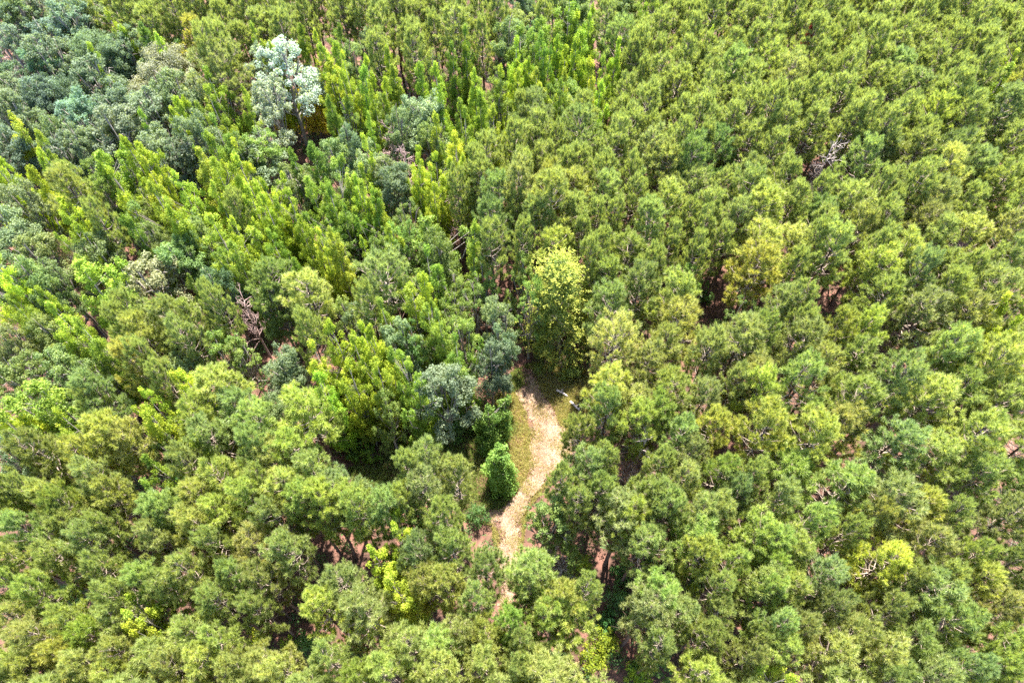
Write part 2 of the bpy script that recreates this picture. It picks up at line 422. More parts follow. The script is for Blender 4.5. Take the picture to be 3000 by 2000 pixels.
PATHW = poly_world(PATHP)
CLEARW = poly_world(CLEAR)
def path_mesh():
    m = MB(); step = .22
    x0, x1 = min(p[0] for p in PATHW)-.6, max(p[0] for p in PATHW)+.6
    y0, y1 = min(p[1] for p in PATHW)-.6, max(p[1] for p in PATHW)+.6
    nx, ny = int((x1-x0)/step), int((y1-y0)/step)
    ins = np.zeros((nx+1, ny+1), bool)
    for a in range(nx+1):
        for b in range(ny+1):
            x, y = x0+a*step, y0+b*step
            w = .35*math.sin(x*2.1+y*1.3) + .25*math.sin(x*5.3-y*4.1)
            ins[a, b] = inside(x + w*.8, y + w*.5, PATHW)
    vid = {}; V = []; F = []
    def vert(a, b):
        if (a, b) not in vid:
            x, y = x0+a*step, y0+b*step
            vid[a, b] = len(V); V.append((x + .07*math.sin(a*7.7+b*3.1), y + .07*math.cos(a*2.3+b*9.1), .03 + .025*math.sin(x*1.9)*math.cos(y*2.3) + .012*math.sin(a*5.1+b*4.7)))
        return vid[a, b]
    for a in range(nx):
        for b in range(ny):
            if ins[a, b] and ins[a+1, b] and ins[a, b+1] and ins[a+1, b+1]:
                q = [vert(a, b), vert(a+1, b), vert(a+1, b+1), vert(a, b+1)]
                F += [(q[0], q[1], q[2]), (q[0], q[2], q[3])]
    m.add(V, F); return m.mesh('dirt_path', M_PATH)
tag(link('dirt_path', path_mesh()), kind='structure')

# ------------------------------------------------------------------ tree kinds
VAR = {}
VAR['pine_s'] = [pine(100+k, 2.1, 14.6) for k in range(5)]
VAR['pine_m'] = [pine(120+k, 2.8, 15.0) for k in range(6)]
VAR['pine_l'] = [pine(140+k, 3.7, 15.4, live=.48) for k in range(5)]
VAR['oak'] = [billow(200+k, 5.0, 13, 26, 1.6, 12, 100) for k in range(6)]
VAR['oak_s'] = [billow(220+k, 2.9, 11.5, 14, 1.2, 10, 90) for k in range(6)]
VAR['airy'] = [billow(240+k, 3.2, 12, 20, .95, 8, 50, leaf=.17, base=.25) for k in range(6)]
VAR['spire'] = [spire(300+k, 2.1, 14.6, n=84, heads=1 + k % 3, power=.58, lobe=.62, per=165, spread=.5, loose=.8) for k in range(8)]
VAR['spire_m'] = [spire(320+k, 2.6, 15, n=120, heads=4, lobe=.66, power=.48, per=175, spread=.62, loose=1) for k in range(6)]
VAR['shrub'] = [shrub(400+k, 1.5, 2.8) for k in range(4)]
VAR['cedar'] = [spire(430+k, 1.7, 12, n=120, lobe=.5, per=130, leaf=.11, base=.08, power=.7, aspect=.3) for k in range(2)]
VAR['vine'] = [spire(450+k, 1.75, 8.0, n=75, lobe=.5, per=150, leaf=.15, base=.05, power=.55, heads=2, aspect=.75) for k in range(2)]
VAR['dead'] = [dead_tree(500+k, 2.3, 12.5, M_DEAD) for k in range(2)]
VAR['dead_pink'] = [dead_tree(520+k, 2.0, 12, M_DEADP, up=.9) for k in range(3)]
VAR['layered'] = [layered(600, 3.4, 13.5)]

# kind: (variant families, object colour, category, base height of the aim point as a share of the height)
KIND = {
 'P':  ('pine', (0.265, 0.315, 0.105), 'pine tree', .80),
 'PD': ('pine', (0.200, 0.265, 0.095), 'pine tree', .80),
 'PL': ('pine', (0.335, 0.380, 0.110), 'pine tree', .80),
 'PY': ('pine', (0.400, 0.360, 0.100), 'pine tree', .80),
 'O':  ('oak', (0.155, 0.210, 0.125), 'oak tree', .74),
 'OB': ('oak', (0.200, 0.215, 0.125), 'oak tree', .74),
 'OG': ('oak', (0.185, 0.250, 0.120), 'oak tree', .74),
 'OL': ('oak', (0.180, 0.240, 0.085), 'oak tree', .74),
 'W':  ('oakw', (0.320, 0.375, 0.290), 'tree', .74),
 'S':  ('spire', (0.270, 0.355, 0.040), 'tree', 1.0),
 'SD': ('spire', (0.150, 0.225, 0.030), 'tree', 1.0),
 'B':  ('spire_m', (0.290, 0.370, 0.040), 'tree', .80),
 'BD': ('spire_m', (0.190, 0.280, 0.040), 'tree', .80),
 'D':  ('airy', (0.185, 0.265, 0.065), 'tree', .74),
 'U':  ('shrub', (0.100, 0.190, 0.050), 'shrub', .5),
 'UY': ('shrub', (0.240, 0.310, 0.025), 'shrub', .5),
 'K':  ('shrub', (0.500, 0.420, 0.060), 'shrub', .6),
 'L':  ('cedar', (0.220, 0.200, 0.080), 'cedar tree', .6),
 'V':  ('vine', (0.165, 0.275, 0.050), 'sapling', .5),
 'X':  ('dead', (.4, .35, .33), 'dead tree', .72),
 'XP': ('dead_pink', (.4, .3, .3), 'dead tree', .72),
 'R':  ('pine_s', (.420, .085, .075), 'pine tree', .9),
 'C':  ('layered', (0.140, 0.220, 0.050), 'tree', .5),
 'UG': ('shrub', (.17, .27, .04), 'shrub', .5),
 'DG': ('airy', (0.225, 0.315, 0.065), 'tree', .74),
}
NAME = {'pine': 'pine_tree', 'oak': 'oak_tree', 'oakw': 'silvery_tree', 'spire': 'spire_tree', 'spire_m': 'plume_tree', 'airy': 'broadleaf_tree',
        'shrub': 'understory_shrub', 'cedar': 'cedar_tree', 'vine': 'leafy_sapling', 'dead': 'dead_tree', 'dead_pink': 'dead_tree', 'pine_s': 'red_pine_tree', 'layered': 'layered_tree'}

TREES = []          # dicts: everything that stands in the wood, in order of planting
FW = {'O': 1.25, 'OB': 1.15, 'OG': 1.15, 'OL': 1.1, 'S': 1.35, 'SD': 1.3, 'W': 1.15, 'C': 1.15, 'XP': 1.25, 'X': 1.1}
def plan(kind, px, py, w, h=None, col=None, label=None, hand=True):
    """aim a tree of crown width w (photograph pixels) at a pixel"""
    fam, color, cat, aim = KIND[kind]
    H0 = {'pine': 15, 'pine_s': 15, 'oak': 13, 'oakw': 13, 'spire': 14.6, 'spire_m': 15, 'airy': 12, 'shrub': 2.8, 'cedar': 11, 'vine': 8.0, 'dead': 12.5, 'dead_pink': 11.5, 'layered': 13.5}[fam]
    if h is None: h = H0*(1 + float(rng.normal())*(.03 if hand else .07))
    x, y, t = at(px, py, h*aim)
    TREES.append(dict(kind=kind, fam=fam, x=x, y=y, h=h, r=w*FW.get(kind, 1.0)*t/4000.0, px=px, py=py, w=w, col=col or color, cat=cat, label=label, hand=hand))
    return TREES[-1]

def tile(x0, y0, text, k=800/2281):
    for row in text.strip().split('\n'):
        for ent in row.split(','):
            q = ent.split()
            if not q: continue
            plan(q[0], x0 + float(q[1])*k, y0 + float(q[2])*k, float(q[3])*k, *( [float(q[4])] if len(q) > 4 else []))

# ------------------------------------------------------------------ survey of the photograph, tile by tile
tile(0, 0, '''
O 640 170 500, O 160 130 290, O 400 350 340, O 100 360 280, O 370 540 320, O 860 480 420, O 1130 450 320, O 800 690 400
O 150 800 330, O 450 820 430, O 950 890 320, O 700 1000 350, O 540 1140 260, O 1050 1120 270, O 200 980 260, O 560 1310 330, O 790 1310 260
OG 1330 1250 340, O 1500 1360 250, O 60 620 260, O 330 80 260, O 60 1270 200, OG 1250 900 210, OB 1360 650 540
W 1640 830 170, S 890 70 140, S 980 190 120, SD 1170 190 200, S 1290 270 190, S 710 345 60, S 1410 810 120, S 1500 790 130, S 1370 900 120, S 1150 920 120
S 1030 1110 160, S 1150 1180 110, S 30 930 220, S 250 1080 150, B 450 1420 240, B 1250 1400 300, S 1630 1250 220, S 2100 190 140, S 2180 330 110, S 2250 345 90
S 2000 690 100, B 60 1480 220, S 230 1390 150, P 1830 580 530, P 1100 140 300, P 1480 120 260, PD 1750 80 240, P 1870 190 240, P 2060 130 250, P 1300 70 240
P 640 1560 260, BD 1790 920 260, D 1620 200 220, D 1560 420 260, SD 1700 1060 200, XP 100 580 130, D 1750 1180 240''')
tile(750, 0, '''
W 230 600 460 15.5, W 60 560 240 14, W 130 830 330 14.5, K 420 890 280 7, K 200 985 180 6, K 500 960 170 6, P 60 60 250, P 160 120 240, P 480 60 240, P 700 100 260, P 900 150 260, P 1050 250 270, PD 1210 130 230
P 1350 190 270, P 1480 310 210, P 1520 90 250, P 1690 90 250, PL 1880 120 250, PL 1880 350 180, P 1330 430 260, P 2010 120 180, P 430 160 200
S 350 200 160, S 450 210 160, S 580 310 170, S 660 340 130, S 920 440 140, S 1060 400 110, S 1130 405 110, S 870 560 150, S 1150 530 190, S 960 700 140, S 1050 640 130
S 1340 490 160, S 1490 500 170, SD 1640 350 150, SD 1720 220 150, SD 1750 340 150, S 1820 590 160, S 1550 690 160, SD 1690 800 160, S 1880 740 150, S 2030 540 140, S 2170 510 140
S 2250 480 120, S 1480 940 120, SD 600 790 140, S 930 920 140, S 910 1090 120, SD 440 1170 190, SD 310 1240 170, B 2000 1080 220, BD 1730 1110 230, B 1330 1400 200, B 1500 1440 200
S 1700 1270 130, S 820 1470 180, S 960 1540 110, SD 650 210 160, D 700 480 170
OG 940 420 220, OG 810 540 180, OG 1340 960 270, D 760 960 230, D 1080 1010 200, O 730 1270 200, OG 990 1400 300, OG 1140 1490 310, OG 2150 410 270, OL 2120 200 260
O 2200 80 220, D 1790 560 160, D 45 1235 420, XP 1150 1225 240, XP 1230 1390 200, P 1910 1320 300, P 1840 1420 260, P 2180 1200 270, P 2210 950 200, OG 1180 1080 180, D 2020 760 200, D 1870 900 180''')
tile(1500, 0, '''
S 590 80 160, S 660 110 150, S 500 120 120, S 520 270 150, S 390 290 140, S 260 400 130, S 440 370 130, S 600 260 190, S 690 10 90, S 890 300 150, S 780 450 130, S 680 490 180
S 120 480 140, S 190 560 190, S 40 520 120, B 220 900 190, S 440 570 90, S 1130 20 140, S 1210 30 130, SD 1270 290 110, SD 1640 330 140, S 1690 200 70, S 700 650 150
OL 100 260 280, OL 870 180 300, OG 1000 390 210, D 350 820 250, D 700 1260 200, OG 180 330 200
P 260 170 220, P 1020 500 210, P 1200 520 220, P 1080 660 200, P 1330 190 250, P 1480 220 220, PD 1830 450 250, P 1600 490 210, P 950 840 250, PD 1180 850 250, P 1400 1020 260, P 1150 1130 220
PD 560 1110 400, P 210 1140 300, P 570 1400 290, PD 430 1450 270, P 1280 1440 340, PL 1950 1190 300, P 1620 720 260, P 100 1450 260, P 780 1500 280, P 1580 1230 260, P 1020 1480 220, P 900 1000 220, PD 350 1220 200''')
tile(2200, 0, '''
R 450 320 90 14.5, X 620 1390 280, S 2200 520 220, S 2270 420 160, PL 1700 430 260, PL 1240 330 230, P 830 1080 300, P 560 560 220, PD 640 430 220''')
tile(0, 500, '''
P 600 190 340, B 560 400 320, B 700 560 260, B 1060 150 270, B 1290 90 260, S 1430 300 200, S 1720 80 200, S 1900 120 180, B 2110 310 170, B 2260 400 200, PL 2000 340 220
UY 1850 340 200, B 2010 580 220, BD 1980 760 220, SD 1520 850 160, OG 260 310 300, OG 130 520 420, OG 300 740 380, OG 470 900 240, OG 1300 590 260, OL 1640 520 270, OL 1570 690 270
OG 1840 980 290, OB 1230 960 520, L 640 790 240, L 800 1010 200, S 290 940 180, B 70 1090 260, BD 200 1190 220, PD 1100 1180 300, P 1030 1290 280, P 1470 1250 400, P 1640 1260 260, P 1210 1420 380
P 1610 1420 320, P 1840 1130 170, XP 2060 1190 200, OL 150 1420 330, OL 500 1370 330, BD 800 1420 260, D 850 700 220, D 1240 330 250, D 1150 500 240, P 850 440 200, SD 990 350 200, D 780 880 180''')
tile(750, 500, '''
B 180 260 230, B 330 360 220, B 100 400 200, B 400 560 240, S 820 40 150, S 950 120 120, B 860 200 200, S 620 480 150, S 905 545 130, S 1080 440 120, BD 640 290 190, S 1750 440 130, B 1360 50 160
B 1480 130 190, B 1300 1100 360, B 1400 1010 260, B 700 1420 220, B 930 1420 260, B 1010 1500 200, B 560 640 240, BD 200 680 240, BD 520 210 230, D 620 560 180, D 1290 640 260, D 1480 560 250, D 1690 1180 270, BD 1000 330 200
D 1260 430 240, D 1640 1010 240, D 1180 640 220, D 700 700 200, D 1060 640 180, P 160 930 460, PL 470 1010 440, P 1130 880 500, PD 1980 430 360, PD 2160 360 260, P 1900 110 300, P 1680 190 220, P 1960 620 260, P 2230 600 200
OG 1130 110 320, OG 2010 1260 310, O 2060 1430 230, XP 1680 320 220, OG 860 1230 220, P 950 1130 240, P 440 1350 270, BD 1580 1290 260, DG 1720 1390 300, BD 1450 1290 260, D 1900 900 240, D 1830 1050 220, BD 1080 1230 200''')
tile(1500, 500, '''
C 430 1150 600 15.5, P 200 440 370, P 1170 420 320, PY 2010 830 400, P 1050 1010 360, PL 1310 1290 420, P 900 1190 400, P 1900 1430 450, P 1870 430 310, P 1610 520 270, P 700 430 220, P 560 560 260, P 740 690 200, PL 640 740 140
D 1440 1000 260, U 430 650 200, P 1180 820 260, P 1540 700 180, P 1720 620 260, P 1330 620 200, P 1440 420 200, P 1000 220 260, P 840 400 230, D 80 900 200, D 150 1120 260, U 1500 900 200, D 720 900 180, D 1900 1220 220, U 2050 1260 200, U 1620 1000 180''')
tile(2200, 500, '''
PL 1040 850 390, P 1340 860 320, PL 700 1340 330, PL 920 1330 340, P 1390 1250 450, B 1960 1250 240, B 2080 1380 240, B 2180 1230 200, P 520 630 220, P 330 840 220, P 420 1100 280, P 60 1370 330, P 420 1330 260
P 1580 620 330, P 1050 200 250, P 560 220 260, P 330 300 300, P 1150 330 230, U 470 620 180, U 150 1230 240, P 1800 880 200''')
tile(0, 1000, '''
OL 210 280 460, OL 560 260 400, BD 150 760 280, B 60 690 230, B 560 660 220, B 1310 560 240, B 1360 700 220, B 1610 380 180, B 1510 470 150, S 1560 820 170, D 1390 880 200, PL 1100 200 330, P 1250 170 280, P 1400 330 220, P 870 440 340
PL 800 560 280, PL 930 800 420, P 1080 850 360, P 380 960 380, PL 660 1010 330, P 840 1150 360, PL 1870 400 480, P 2050 560 420, PL 1720 640 400, P 1850 800 420, P 1650 1020 340, P 2150 900 360, BD 1380 1060 300, BD 1330 1290 340
P 260 1310 300, PL 480 1300 330, P 620 1420 330, P 960 1330 340, PL 1900 1240 420, PL 1720 1370 400, PL 2080 1340 380, P 1400 1480 380, P 100 1250 280, PL 2200 1180 300, OG 120 1020 300, U 1250 1010 200, U 1500 1180 200, D 840 250 240''')
tile(750, 1000, '''
B 560 390 240, B 880 130 270, B 1000 50 250, B 810 340 240, B 1010 280 250, UG 700 640 240 6, UG 900 720 260 5, UG 1080 740 240 4, UG 680 780 200 4, BD 1280 240 320, BD 1330 440 250, UG 820 900 160 3.5, UG 960 930 160 3
BD 1700 120 300, DG 1660 300 330, U 1560 560 280 4.5, U 1500 700 260 4, U 1660 690 240 4, OG 260 230 360, OG 270 600 290, V 1945 700 330, V 2040 1040 330, PL 350 900 420, PL 120 980 420, PL 520 1120 400
PL 250 1200 420, P 720 1230 380, PL 850 1400 380, PL 560 1400 380, P 1260 1080 260, P 1450 1050 330, P 1420 1260 430, P 1640 1200 340, P 1560 1420 330, P 1250 1330 330, UY 1280 860 140, U 1240 800 160, U 1850 1450 200, D 1440 1530 260, O 1960 160 190''')
tile(1500, 1000, '''
PL 880 420 400, PL 1000 560 400, P 780 620 360, PL 1060 720 380, P 640 780 320, P 1300 650 360, P 1560 520 360, PL 1420 780 360, PL 1680 750 330, P 590 1060 360, P 760 1020 260, P 420 1180 300, P 760 1220 360, PD 1250 1060 300, X 1040 960 260
P 1100 1240 360, P 1420 1180 320, PL 1750 1150 400, PD 1830 1290 330, PL 1980 1130 300, P 2010 270 380, PL 2080 420 330, P 1830 420 330, P 1650 120 360, P 1240 80 360, PL 950 1420 380, P 1240 1400 330, PL 1620 1430 360, P 2150 1330 330
P 1500 980 330, D 290 1430 380 11, P 560 1330 300, PD 480 420 0''' .replace(', PD 480 420 0', ''))
k2 = 800/1303
tile(750, 1450, '''
P 130 130 200, PL 250 60 210, P 180 270 210, PL 400 470 240, PL 330 560 220, P 60 420 200, P 640 60 220, PL 430 60 240, B 590 300 160, B 660 230 130, UY 620 540 140, UY 560 620 130, B 700 420 90, PD 800 290 210, P 780 430 200
PL 940 280 220, PL 900 420 220, P 1080 350 200, P 1050 500 190, PL 720 680 240, PL 620 800 250, PL 850 720 240, PL 980 660 210, PL 1110 720 220, PL 880 850 250, PL 1060 840 230, PL 1210 640 180, PL 1240 800 200, P 340 790 210, PL 80 780 220
PL 120 860 200, U 480 800 130, UY 470 650 110, UY 160 720 100, U 760 560 120, U 560 410 110, PL 480 860 200, U 250 700 130''', k2)
tile(1500, 1450, '''
D 190 130 290 11.5, D 250 290 190 8, U 120 380 150, UY 330 330 110, PL 220 520 230, PL 300 600 260, PL 140 590 210, PL 60 480 130, PL 330 460 150, P 530 120 260, P 700 60 260, P 620 230 220, PL 860 220 260, PL 930 300 200, PL 980 460 150
PL 700 460 250, P 640 560 270, P 780 560 230, P 900 80 210, PL 1150 200 240, PL 1060 310 190, P 1180 470 260, P 980 590 190, P 950 720 210, P 1130 750 180, PL 900 830 230, PL 1250 620 180, UY 430 690 150, UY 380 780 160, U 200 800 200, U 680 800 190
U 500 500 140, U 530 370 120, UY 600 850 150, U 660 340 90, PL 40 700 160, PL 20 840 150, U 870 400 110, UY 1220 850 150, PL 1240 330 180, P 720 730 200, U 450 600 130''', k2)
tile(2200, 1450, '''
PL 260 100 220, PL 80 220 210, PL 200 280 230, PL 150 420 210, P 330 430 230, PL 540 100 200, P 450 180 170, PL 800 60 220, PL 860 210 230, PL 660 310 230, UY 470 310 160, UY 510 390 170, UY 480 490 160, UY 560 560 130, P 800 480 300, P 700 440 220, P 900 420 190
PL 1100 450 230, P 1030 330 200, P 1180 560 220, PL 460 660 260, PL 380 760 260, P 600 750 250, PL 760 720 250, P 840 850 240, PL 1180 720 270, PL 1120 830 200, P 980 160 190, P 1190 140 240, P 1250 300 200, PL 60 500 190, P 180 650 190, PL 120 780 200, P 20 680 150
P 620 560 180, P 640 880 230, P 990 820 180, B 80 880 150, P 1280 430 200, P 380 560 180''', k2)
tile(0, 1450, '''
P 240 330 360, PL 560 250 380, P 760 430 360, PL 900 290 280, P 560 520 330, PL 200 520 360, PL 120 740 360, PL 320 880 330, PL 180 1050 360, PL 420 1130 380, PL 640 1030 360, PL 820 1220 380, PL 560 1330 400, PL 250 1330 380
PL 330 1470 330, PL 120 1500 240, PL 760 1430 360, PL 1000 1060 360, PL 1030 1300 360, PL 1000 1500 330, PL 860 660 220, PL 1260 650 330, P 1350 420 340, PL 1560 640 400, PL 1440 800 300, PL 1650 330 400, PL 1450 200 330, PL 1850 180 360, PL 2060 420 360
P 1830 430 300, P 2050 700 330, PL 1830 900 330, PL 2130 950 300, B 1250 1040 260, B 1210 1180 240, UY 1180 1370 170, PL 1430 1280 380, PL 1640 1180 360, PL 1830 1250 360, PL 1700 1430 400, PL 1450 1480 330, PL 1950 1480 330, UY 2150 1230 220, PL 2150 1470 240
U 600 820 260, U 1120 770 260, U 850 760 220, U 1350 850 200, U 60 1430 200, U 1100 380 160, U 1500 130 220, PL 1030 870 220''')

# ------------------------------------------------------------------ fill the rest of the wood
MIXED = [(-200, -200), (300, -200), (330, 40), (420, 130), (760, 190), (1100, 190), (1330, 130), (1450, -200), (1680, -200), (1800, 150), (1740, 330), (1480, 330), (1430, 560),
         (1380, 700), (1400, 900), (1480, 1080), (1400, 1290), (1060, 1330), (920, 1220), (720, 1060), (600, 1060), (480, 1150), (250, 1150), (-200, 1350)]
GAPS = [(2420, 500, 60), (2400, 880, 60), (2100, 880, 70), (2630, 1040, 40),
        (1780, 1690, 45), (1850, 1930, 40), (1690, 1900, 30), (1920, 1600, 30), (2850, 1480, 35), (370, 1725, 80), (440, 1760, 60), (1010, 1620, 50), (880, 1710, 40),
        (1670, 1170, 90), (2030, 750, 60), (1500, 815, 30), (1000, 1290, 40), (460, 1400, 50), (2050, 1000, 60), (1625, 960, 110), (1580, 1040, 80), (730, 960, 40), (880, 345, 50), (815, 375, 30), (830, 215, 70), (800, 300, 50), (900, 290, 60), (1153, 430, 40), (1181, 487, 40), (1339, 612, 40), (1865, 1337, 40), (1780, 1780, 30)]
CL_SAMPLES = [(x, y) for x in range(1020, 1760, 18) for y in range(1060, 1880, 18) if inside(x, y, CLEAR)]
def blocked(px, py, rpx):
    for gx, gy, gr in GAPS:
        if (px-gx)**2 + (py-gy)**2 < (gr + rpx*.75)**2: return True
    if 950 < px < 1820 and 980 < py < 1950:
        for cx, cy in CL_SAMPLES:
            if (px-cx)**2 + (py-cy)**2 < (rpx*.95)**2: return True
    return False
TX = [t for t in TREES if t['fam'] not in ('shrub',)]
PX = np.array([t['x'] for t in TX]); PY = np.array([t['y'] for t in TX]); PR = np.array([t['r'] for t in TX])
cand = [(x + rng.uniform(-1, 1), y + rng.uniform(-1, 1)) for y in np.arange(-4, 122, 1.3) for x in np.arange(-100, 100, 1.3)]
rng.shuffle(cand)
for x, y in cand:
    px, py, sc = to_px(x, y, 12.0)
    if not (-70 < px < 3070 and -60 < py < 2110): continue
    mixed = inside(px, py, MIXED)
    r = (rng.uniform(1.75, 2.5) if not mixed else rng.uniform(1.6, 3.0))
    d = np.hypot(PX - x, PY - y)
    if (d < (PR + r)*(.60 if not mixed else .66)).any(): continue
    if blocked(px, py, r*sc): continue
    if mixed:
        if px < 620 and py < 480: kd = 'O'
        else: kd = ['D', 'BD', 'OG', 'B', 'D', 'OL'][rng.integers(6)]
    else:
        kd = ['P', 'P', 'PL', 'PD', 'PL', 'P'][rng.integers(6)] if py < 900 else ['P', 'PL', 'PL'][rng.integers(3)]
    fam = KIND[kd][0]; w = 2*r*sc
    pass
    t = plan(kd, px, py, w, hand=False)
    PX = np.append(PX, t['x']); PY = np.append(PY, t['y']); PR = np.append(PR, r)

# ------------------------------------------------------------------ planting
def build(t, i):
    fam = t['fam']; R = t['r']
    if fam == 'pine': fam = 'pine_s' if R < 2.4 else ('pine_m' if R < 3.2 else 'pine_l')
    if fam in ('oak', 'oakw'): fam = 'oak' if R > 3.7 else 'oak_s'
    parts, R0, H0 = VAR[fam][i % len(VAR[fam])]
    s = min(1.45, max(.6 if t['kind'] != 'R' else .3, R/R0)); sz = t['h']/H0
    o = link(NAME[t['fam']], None, loc=(t['x'], t['y'], -.15)); o.empty_display_size = .5
    o.rotation_euler = (random.gauss(0, .02), random.gauss(0, .02), random.uniform(0, 2*PI))
    o.scale = (s, s, sz if abs(sz - 1) < .6 else sz)
    q = rng.normal(size=3)
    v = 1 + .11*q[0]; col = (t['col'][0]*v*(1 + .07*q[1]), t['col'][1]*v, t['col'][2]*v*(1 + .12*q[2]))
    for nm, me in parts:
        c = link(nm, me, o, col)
        if nm == 'young_sprays': c.color = (.40, .43, .075, 1)
    t['obj'] = o; t['variant'] = parts
    tag(o, t['label'], t['cat'], FAMG[t['fam']] + (' in the %s of the wood' % zone(t) if t['fam'] in ('pine', 'oak', 'spire', 'spire_m', 'airy', 'shrub') else ''))
    return o

# what each tree looks like, and which one it is
LOOK = {'P': 'green long-needled pine', 'PD': 'bluish green pine', 'PL': 'light green pine', 'PY': 'yellowing pine', 'O': 'dark blue-green oak', 'OB': 'buff-tinged oak',
        'OG': 'grey-green oak', 'OL': 'olive green oak', 'W': 'silvery round tree', 'S': 'yellow-green spire-shaped tree', 'SD': 'dark green spire-shaped tree', 'B': 'yellow-green plumed tree',
        'BD': 'green plumed tree', 'D': 'mid green broadleaf tree', 'DG': 'fresh green broadleaf tree', 'U': 'dark leafy shrub', 'UY': 'yellow-green shrub', 'UG': 'fresh green shrub', 'K': 'golden shrub',
        'L': 'brownish green cedar', 'V': 'vine-covered sapling', 'X': 'bare dead tree', 'XP': 'pinkish dead tree', 'R': 'red pine', 'C': 'layered tree'}
MARKS = [  # (where in the photograph, short name, full label of the tree standing there)
 (1651, 882, 'the yellow-tipped layered tree', 'broad tree with layered yellow-tipped sprays at the head of the clearing'),
 (1432, 1245, 'the upper vine-covered sapling', 'upper of two bright green vine-covered saplings beside the track'),
 (1465, 1365, 'the lower vine-covered sapling', 'lower of two bright green vine-covered saplings beside the track'),
 (2417, 487, 'the grey leafless tree', 'grey leafless dead tree in the upper pine stand'),
 (1865, 1337, 'the whitish bare tree', 'whitish bare dead tree among pines beside the clearing'),
 (2358, 112, 'the small red pine', 'small pine with brick red needles among the far green pines'),
 (2205, 791, 'the golden-olive pine', 'golden-olive yellowing pine among green pines'),
 (831, 210, 'the larger silvery tree', 'larger pale silvery round tree above the golden shrubs'),
 (796, 291, 'the blue-white silvery tree', None),
 (897, 312, 'the big golden shrub', 'biggest golden yellow shrub beside the silvery trees'),
 (820, 345, 'the rusty golden shrub', 'golden shrub at the foot of the silvery trees'),
 (1153, 430, 'the upper pinkish dead tree', 'upper of the two pinkish bare dead trees among spires'),
 (1181, 487, 'the lower pinkish dead tree', 'lower of the two pinkish bare dead trees among spires'),
 (1339, 612, 'the pale pink dead tree', 'pale pink dead tree at the edge of the pine stand'),
 (722, 917, 'the mauve dead tree', 'mauve dead tree leaning out beside a big pine'),
 (35, 203, 'the pink dead crown', 'pink dead crown among dark oaks at the photo edge'),
 (477, 189, 'the buff-topped oak', 'big oak with buff-tinged top among dark oaks'),
 (431, 837, 'the buff flowering oak', 'wide buff-tinged oak among yellow-green plumed trees'),
 (224, 777, 'the upper cedar', 'upper of two brownish green cedars'),
 (281, 854, 'the lower cedar', 'lower of two brownish green cedars'),
 (1602, 1501, 'the rounded tree by the track', 'fresh green rounded broadleaf tree beside the narrow sandy track'),
 (765, 433, 'the tall mid green tree', 'tall mid green rounded broadleaf tree below the golden shrubs'),
 (1248, 1442, 'the broad pine by the saplings', 'broad pine beside the twin saplings, its crown lapping the clearing'),
 (1146, 809, 'the domed pine', 'domed pine standing above the yellow-green plumed cluster'),
 (806, 826, 'the spreading pine', 'widest spreading pine beside the mauve dead tree'),
 (642, 203, 'the flat-topped pine', 'wide flat-topped pine between the oaks and the silvery trees'),
 (1206, 886, 'the tallest plumed tree', 'tallest yellow-green plumed tree above the clearing'),
 (1059, 1046, 'the brightest plumed tree', 'brightest yellow-green plumed tree at the centre of its cluster'),
 (204, 640, 'the bright plumed tree', 'bright yellow-green plumed tree below a lone pine'),
 (813, 591, 'the yellow plumed tree', 'large yellow-green plumed tree above the spreading pine'),
 (1332, 1108, 'the fresh green tree', 'fresh green tall broadleaf tree at the upper rim of the clearing'),
 (1963, 952, 'the pale domed pine', 'pale green domed pine right beside dark tall trunks'),
 (2972, 182, 'the yellow spire at the edge', 'yellow-green spire tree at the upper right photo edge'),
 (2887, 938, 'the yellow-green tree at the edge', 'yellow-green plumed tree at the right photo edge'),
 (1444, 651, 'the dark tall pine', 'dark bluish green tall pine above the yellow-tipped layered tree'),
 (1469, 1001, 'the dark blue tree', 'dark blue-green small tree overhanging the track head'),
 (0, 0, 'the top left corner', None), (3000, 0, 'the top right corner', None), (0, 2000, 'the bottom left corner', None), (3000, 2000, 'the bottom right corner', None),
 (1500, 0, 'the top edge midpoint', None), (1485, 1900, 'the lower track end', None), (0, 1100, 'the left edge midpoint', None), (3000, 1000, 'the right edge midpoint', None),
 (1640, 1250, 'the sunlit clearing', None), (2630, 1040, 'the orange bare ground', None), (390, 1730, 'the gap with leaning trunks', None),
 (1740, 120, 'the yellow spire group', None), (2250, 1500, 'the lower right pine stand', None), (2500, 700, 'the middle right pine stand', None), (700, 1600, 'the lower left pine stand', None)]
DIRS = ['right of', 'upper right of', 'above', 'upper left of', 'left of', 'lower left of', 'below', 'lower right of']
ORD = ['', 'second ', 'third ', 'fourth ', 'fifth ']
ZONES = [('upper right', 1500, 0), ('upper left', 0, 0), ('middle right', 1500, 667), ('middle left', 0, 667), ('lower right', 1500, 1334), ('lower left', 0, 1334)]
def zone(t):
    v = 'upper' if t['py'] < 667 else ('middle' if t['py'] < 1334 else 'lower')
    return v + (' right' if t['px'] > 1500 else ' left')
FAMG = {'pine': 'pines', 'oak': 'oaks', 'oakw': 'silvery trees', 'spire': 'spire-shaped trees', 'spire_m': 'plumed trees', 'airy': 'broadleaf trees', 'shrub': 'understory shrubs', 'cedar': 'cedars',
        'vine': 'twin saplings', 'dead': 'bare dead trees', 'dead_pink': 'bare dead trees', 'pine_s': 'pines', 'layered': 'broadleaf trees'}
